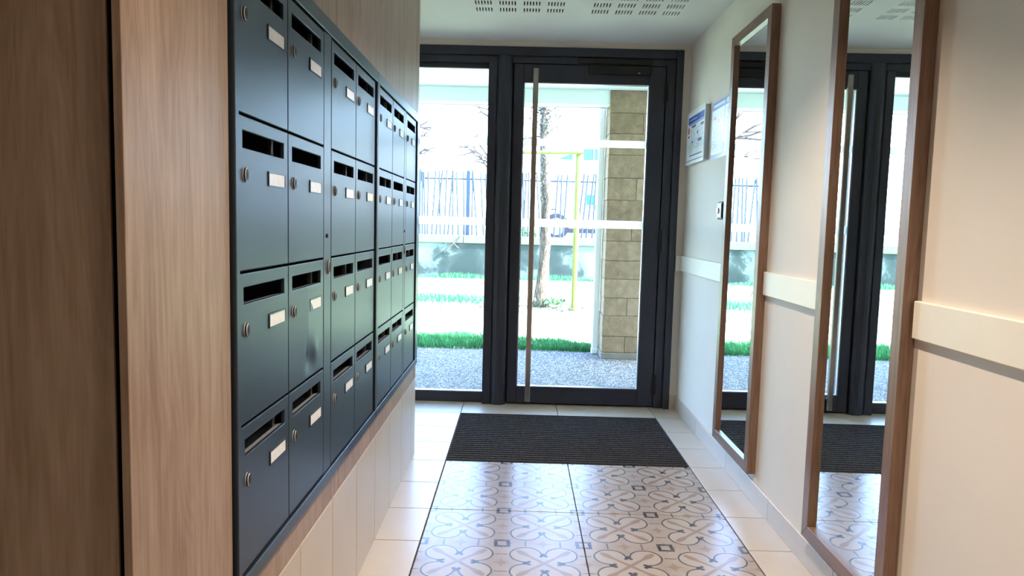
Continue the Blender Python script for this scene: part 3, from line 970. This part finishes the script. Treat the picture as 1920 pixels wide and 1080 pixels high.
for x in (-3.8, px2x(880.5), 1.75, 3.9):
    mb = MB(); mb.box(x-.042, x+.042, YF-.03, YF+.03, 0.90, 2.28); po = mb.build('post', M_FENCE, fe)
    mb = MB(); mb.tube([(x, YF, 2.28), (x, YF, 2.30), (x, YF, 2.33)], [.03, .035, .012], 8); mb.build('finial', M_FENCE, po)

# tree with its support
tr = setp(empty('tree', (0.06, 6.97, -0.02)), 'slender grey barked tree with ivy high on its trunk', 'tree')
trk = MB()
tp = [(0.060, 6.97, -0.06, .155), (0.065, 6.97, 0.06, .120), (0.085, 6.97, 0.35, .096), (0.105, 6.97, 0.95, .086), (0.085, 6.98, 1.6, .076), (0.058, 6.98, 2.2, .066), (0.03, 7.0, 2.8, .055), (0.02, 7.02, 3.8, .045), (0.0, 7.05, 5.0, .02)]
trk.tube([p[:3] for p in tp], [p[3] for p in tp], 14)
trk.build('trunk', M_BARK, tr, smooth=True)
for (z, dx, dy, dz) in ((2.9, .7, .1, .8), (3.2, -.8, .2, .7), (3.7, .5, -.3, .8)):
    mb = MB(); mb.tube([(0.03, 7.0, z), (0.03+dx*.5, 7+dy*.5, z+dz*.4), (0.03+dx, 7+dy, z+dz)], [.03, .02, .006], 6); mb.build('branch', M_BARK, tr, smooth=True)
V, Fc = [], []
def leafquad(c, s):
    a = Vector((random.gauss(0, 1), random.gauss(0, 1), random.gauss(0, 1))).normalized(); b_ = a.orthogonal().normalized(); n = len(V)
    for k in ((-1, 0), (0, -.6), (1, 0), (0, .6)):
        V.append(tuple(Vector(c)+a*k[0]*s+b_*k[1]*s))
    Fc.append((n, n+1, n+2, n+3))
for _ in range(620):
    z = random.triangular(2.35, 3.3, 3.0); w = 0.05+0.13*max(0, z-2.3)
    leafquad((0.05+random.gauss(0.02, w), 6.95+random.gauss(0, w*.7), z), random.uniform(.016, .034))
for _ in range(140):
    z = random.uniform(1.5, 2.3)
    leafquad((0.03+random.gauss(0, .03), 6.90+random.gauss(0, .02), z), random.uniform(.012, .024))
me = bpy.data.meshes.new('ivy'); me.from_pydata(V, [], Fc); me.update()
setp(link('ivy', me, (0, 0, 0), M_IVY, tr), kind='stuff')
V, Fc = [], []
for _ in range(90):
    leafquad((0.24+random.gauss(0, .10), 6.80+random.gauss(0, .07), 0.05+abs(random.gauss(0, .05))), random.uniform(.02, .05))
me = bpy.data.meshes.new('sucker_shoots'); me.from_pydata(V, [], Fc); me.update()
setp(link('sucker_shoots', me, (0, 0, 0), M_SHRUB, tr), kind='stuff')

ts = setp(empty('tree_stake', (0.2, 6.55, -0.02)), 'mossy timber tree support of round posts with a thin cross bar', 'tree stake')
def post(x, y, lean=0.0):
    mb = MB(); mb.tube([(x-lean, y, -0.1), (x-lean*.5, y, 1.1), (x, y, 2.19)], [.037, .039, .036], 10); mb.build('post', M_STAKE, ts, smooth=False)
post(0.512, 6.55, -0.0); post(-0.45, 6.55)
mb = MB(); mb.tube([(-0.50, 6.515, 2.150), (0.58, 6.505, 2.172)], .026, 8); mb.build('cross_bar', M_STAKE, ts)
st = MB(); st.tube([(-2.35, 9.3, -0.03), (-2.44, 9.3, 0.19)], [.016, .012], 6)
setp(st.build('stick', M_TWIG), 'short stick leaning up out of the lawn', 'stick')

# street side: camper van, shrubs, bare trees
van = setp(empty('camper_van', (2.8, 16.0, 0.80)), 'tall white camper van parked on the street behind the railing', 'van')
YV = 15.2
bd = MB()
bd.prism([(0.30, 1.14), (0.30, 2.3), (0.62, 3.30), (1.05, 3.75), (6.3, 3.75), (6.4, 3.6), (6.4, 1.14)], 1, YV, YV+2.1)
bmesh.ops.bevel(bd.bm, geom=bd.bm.edges[:], offset=0.06, segments=2, affect='EDGES')
bd.build('body', M_VAN, van)
kx = lambda px: -0.2624+(px-979.5)/1343.1*(YV-CAM.y)
kz = lambda px, py: 1.1687+((420+0.025*(px-979))-py)/1343.1*(YV-CAM.y)
def vbox(n, x0, x1, y0, y1, m, d=0.012):
    xm = (x0+x1)/2
    return box(n, kx(x0), kx(x1), YV-d, YV+0.004, kz(xm, y1), kz(xm, y0), m, van, 0.004)
vbox('side_window', 1093, 1139, 281, 302, M_VGLASS)
vbox('window_bar', 1111, 1112.2, 281, 302, M_VAN, 0.018)
mb = MB(); mb.prism([(kx(1052), kz(1062, 297)), (kx(1073), kz(1062, 297)), (kx(1073), kz(1062, 288))], 1, YV-.012, YV+.004); mb.build('quarter_window', M_VGLASS, van)
vbox('window_sill', 1049, 1073, 297, 300, M_TEAL)
vbox('side_decal', 1101, 1117, 365, 384, M_TEAL, 0.008)
vbox('side_decal', 1116, 1136, 384, 393, M_TEAL, 0.008)
vbox('door_handle', 1036, 1047, 391, 393, M_BPLAST, 0.02)
vbox('bumper', 1035, 1046, 411, 413, M_BPLAST, 0.02)
vbox('van_under_shadow', 1045, 1420, 431, 440, M_TYRE)  # dark strip added for the shadow beneath the van
for px in (1046, 1340):
    x = kx(px)
    mb = MB(); mb.tube([(x, YV-.02, 1.14), (x, YV+.22, 1.14)], .34, 24); wh = mb.build('wheel', M_TYRE, van)
    mb = MB(); mb.tube([(x, YV-.04, 1.14), (x, YV-.02, 1.14)], [.17, .22], 20); mb.build('hub_cap', M_HUB, wh)

def shrub(x, y, z, r, n, lab):
    global V, Fc
    root = setp(empty('shrub', (x, y, z)), lab, 'shrub', 'shrubs along the street edge')
    V, Fc = [], []
    for _ in range(n):
        d = Vector((random.gauss(0, 1), random.gauss(0, 1), random.gauss(0, 1))).normalized()*r*random.uniform(.4, 1)
        leafquad((x+d.x, y+d.y*.6, z+r*.75+d.z*.8), random.uniform(.03, .06))
    me = bpy.data.meshes.new('foliage'); me.from_pydata(V, [], Fc); me.update()
    setp(link('foliage', me, (0, 0, 0), M_SHRUB, root), kind='stuff')
    for k in range(4):
        mb = MB(); mb.tube([(x, y, z), (x+random.uniform(-.6, .6)*r, y, z+r*.9)], [.012, .005], 5); mb.build('stem', M_TWIG, root)
shrub(-0.22, 12.9, 0.80, 0.20, 160, 'small leafy green shrub behind the railing next to the tree trunk')
shrub(0.03, 13.05, 0.80, 0.17, 120, 'low dark green shrub behind the tree trunk at the street edge')

def bare_tree(x, y, hgt, seed, lab):
    rg = random.Random(seed)
    root = setp(empty('bare_tree', (x, y, 0.80)), lab, 'tree', 'bare winter trees across the street')
    mb = MB(); mb.tube([(x, y, .80), (x+.05, y, .80+hgt*.5), (x, y, .80+hgt)], [.14, .09, .02], 8); mb.build('trunk', M_TWIG, root, smooth=True)
    for k in range(15):
        z = .80+hgt*rg.uniform(.28, .9); a = rg.uniform(0, 6.28); l = hgt*rg.uniform(.2, .42)
        p0 = Vector((x, y, z)); d = Vector((math.cos(a), math.sin(a), rg.uniform(-.1, .7))).normalized()
        p1 = p0+d*l*.5+Vector((0, 0, rg.uniform(-.1, .2))); p2 = p0+d*l+Vector((rg.uniform(-.3, .3), 0, rg.uniform(-.2, .3)))
        mb = MB(); mb.tube([p0, p1, p2], [.06, .045, .02], 5)
        for q in range(4):
            s0 = p1.lerp(p2, rg.uniform(0, .8)); dd = (d+Vector((rg.uniform(-1, 1), rg.uniform(-1, 1), rg.uniform(-.6, .8)))).normalized()
            mb.tube([s0, s0+dd*l*.22, s0+dd*l*.4+Vector((0, 0, rg.uniform(-.1, .1)))], [.03, .022, .012], 4)
        mb.build('branch', M_TWIG, root)
bare_tree(-4.4, 21.0, 7.0, 5, 'bare winter tree with thin pale branches beyond the railing post')
bare_tree(-1.3, 24.0, 7.5, 9, 'bare winter tree behind the door mullion farther along the street')
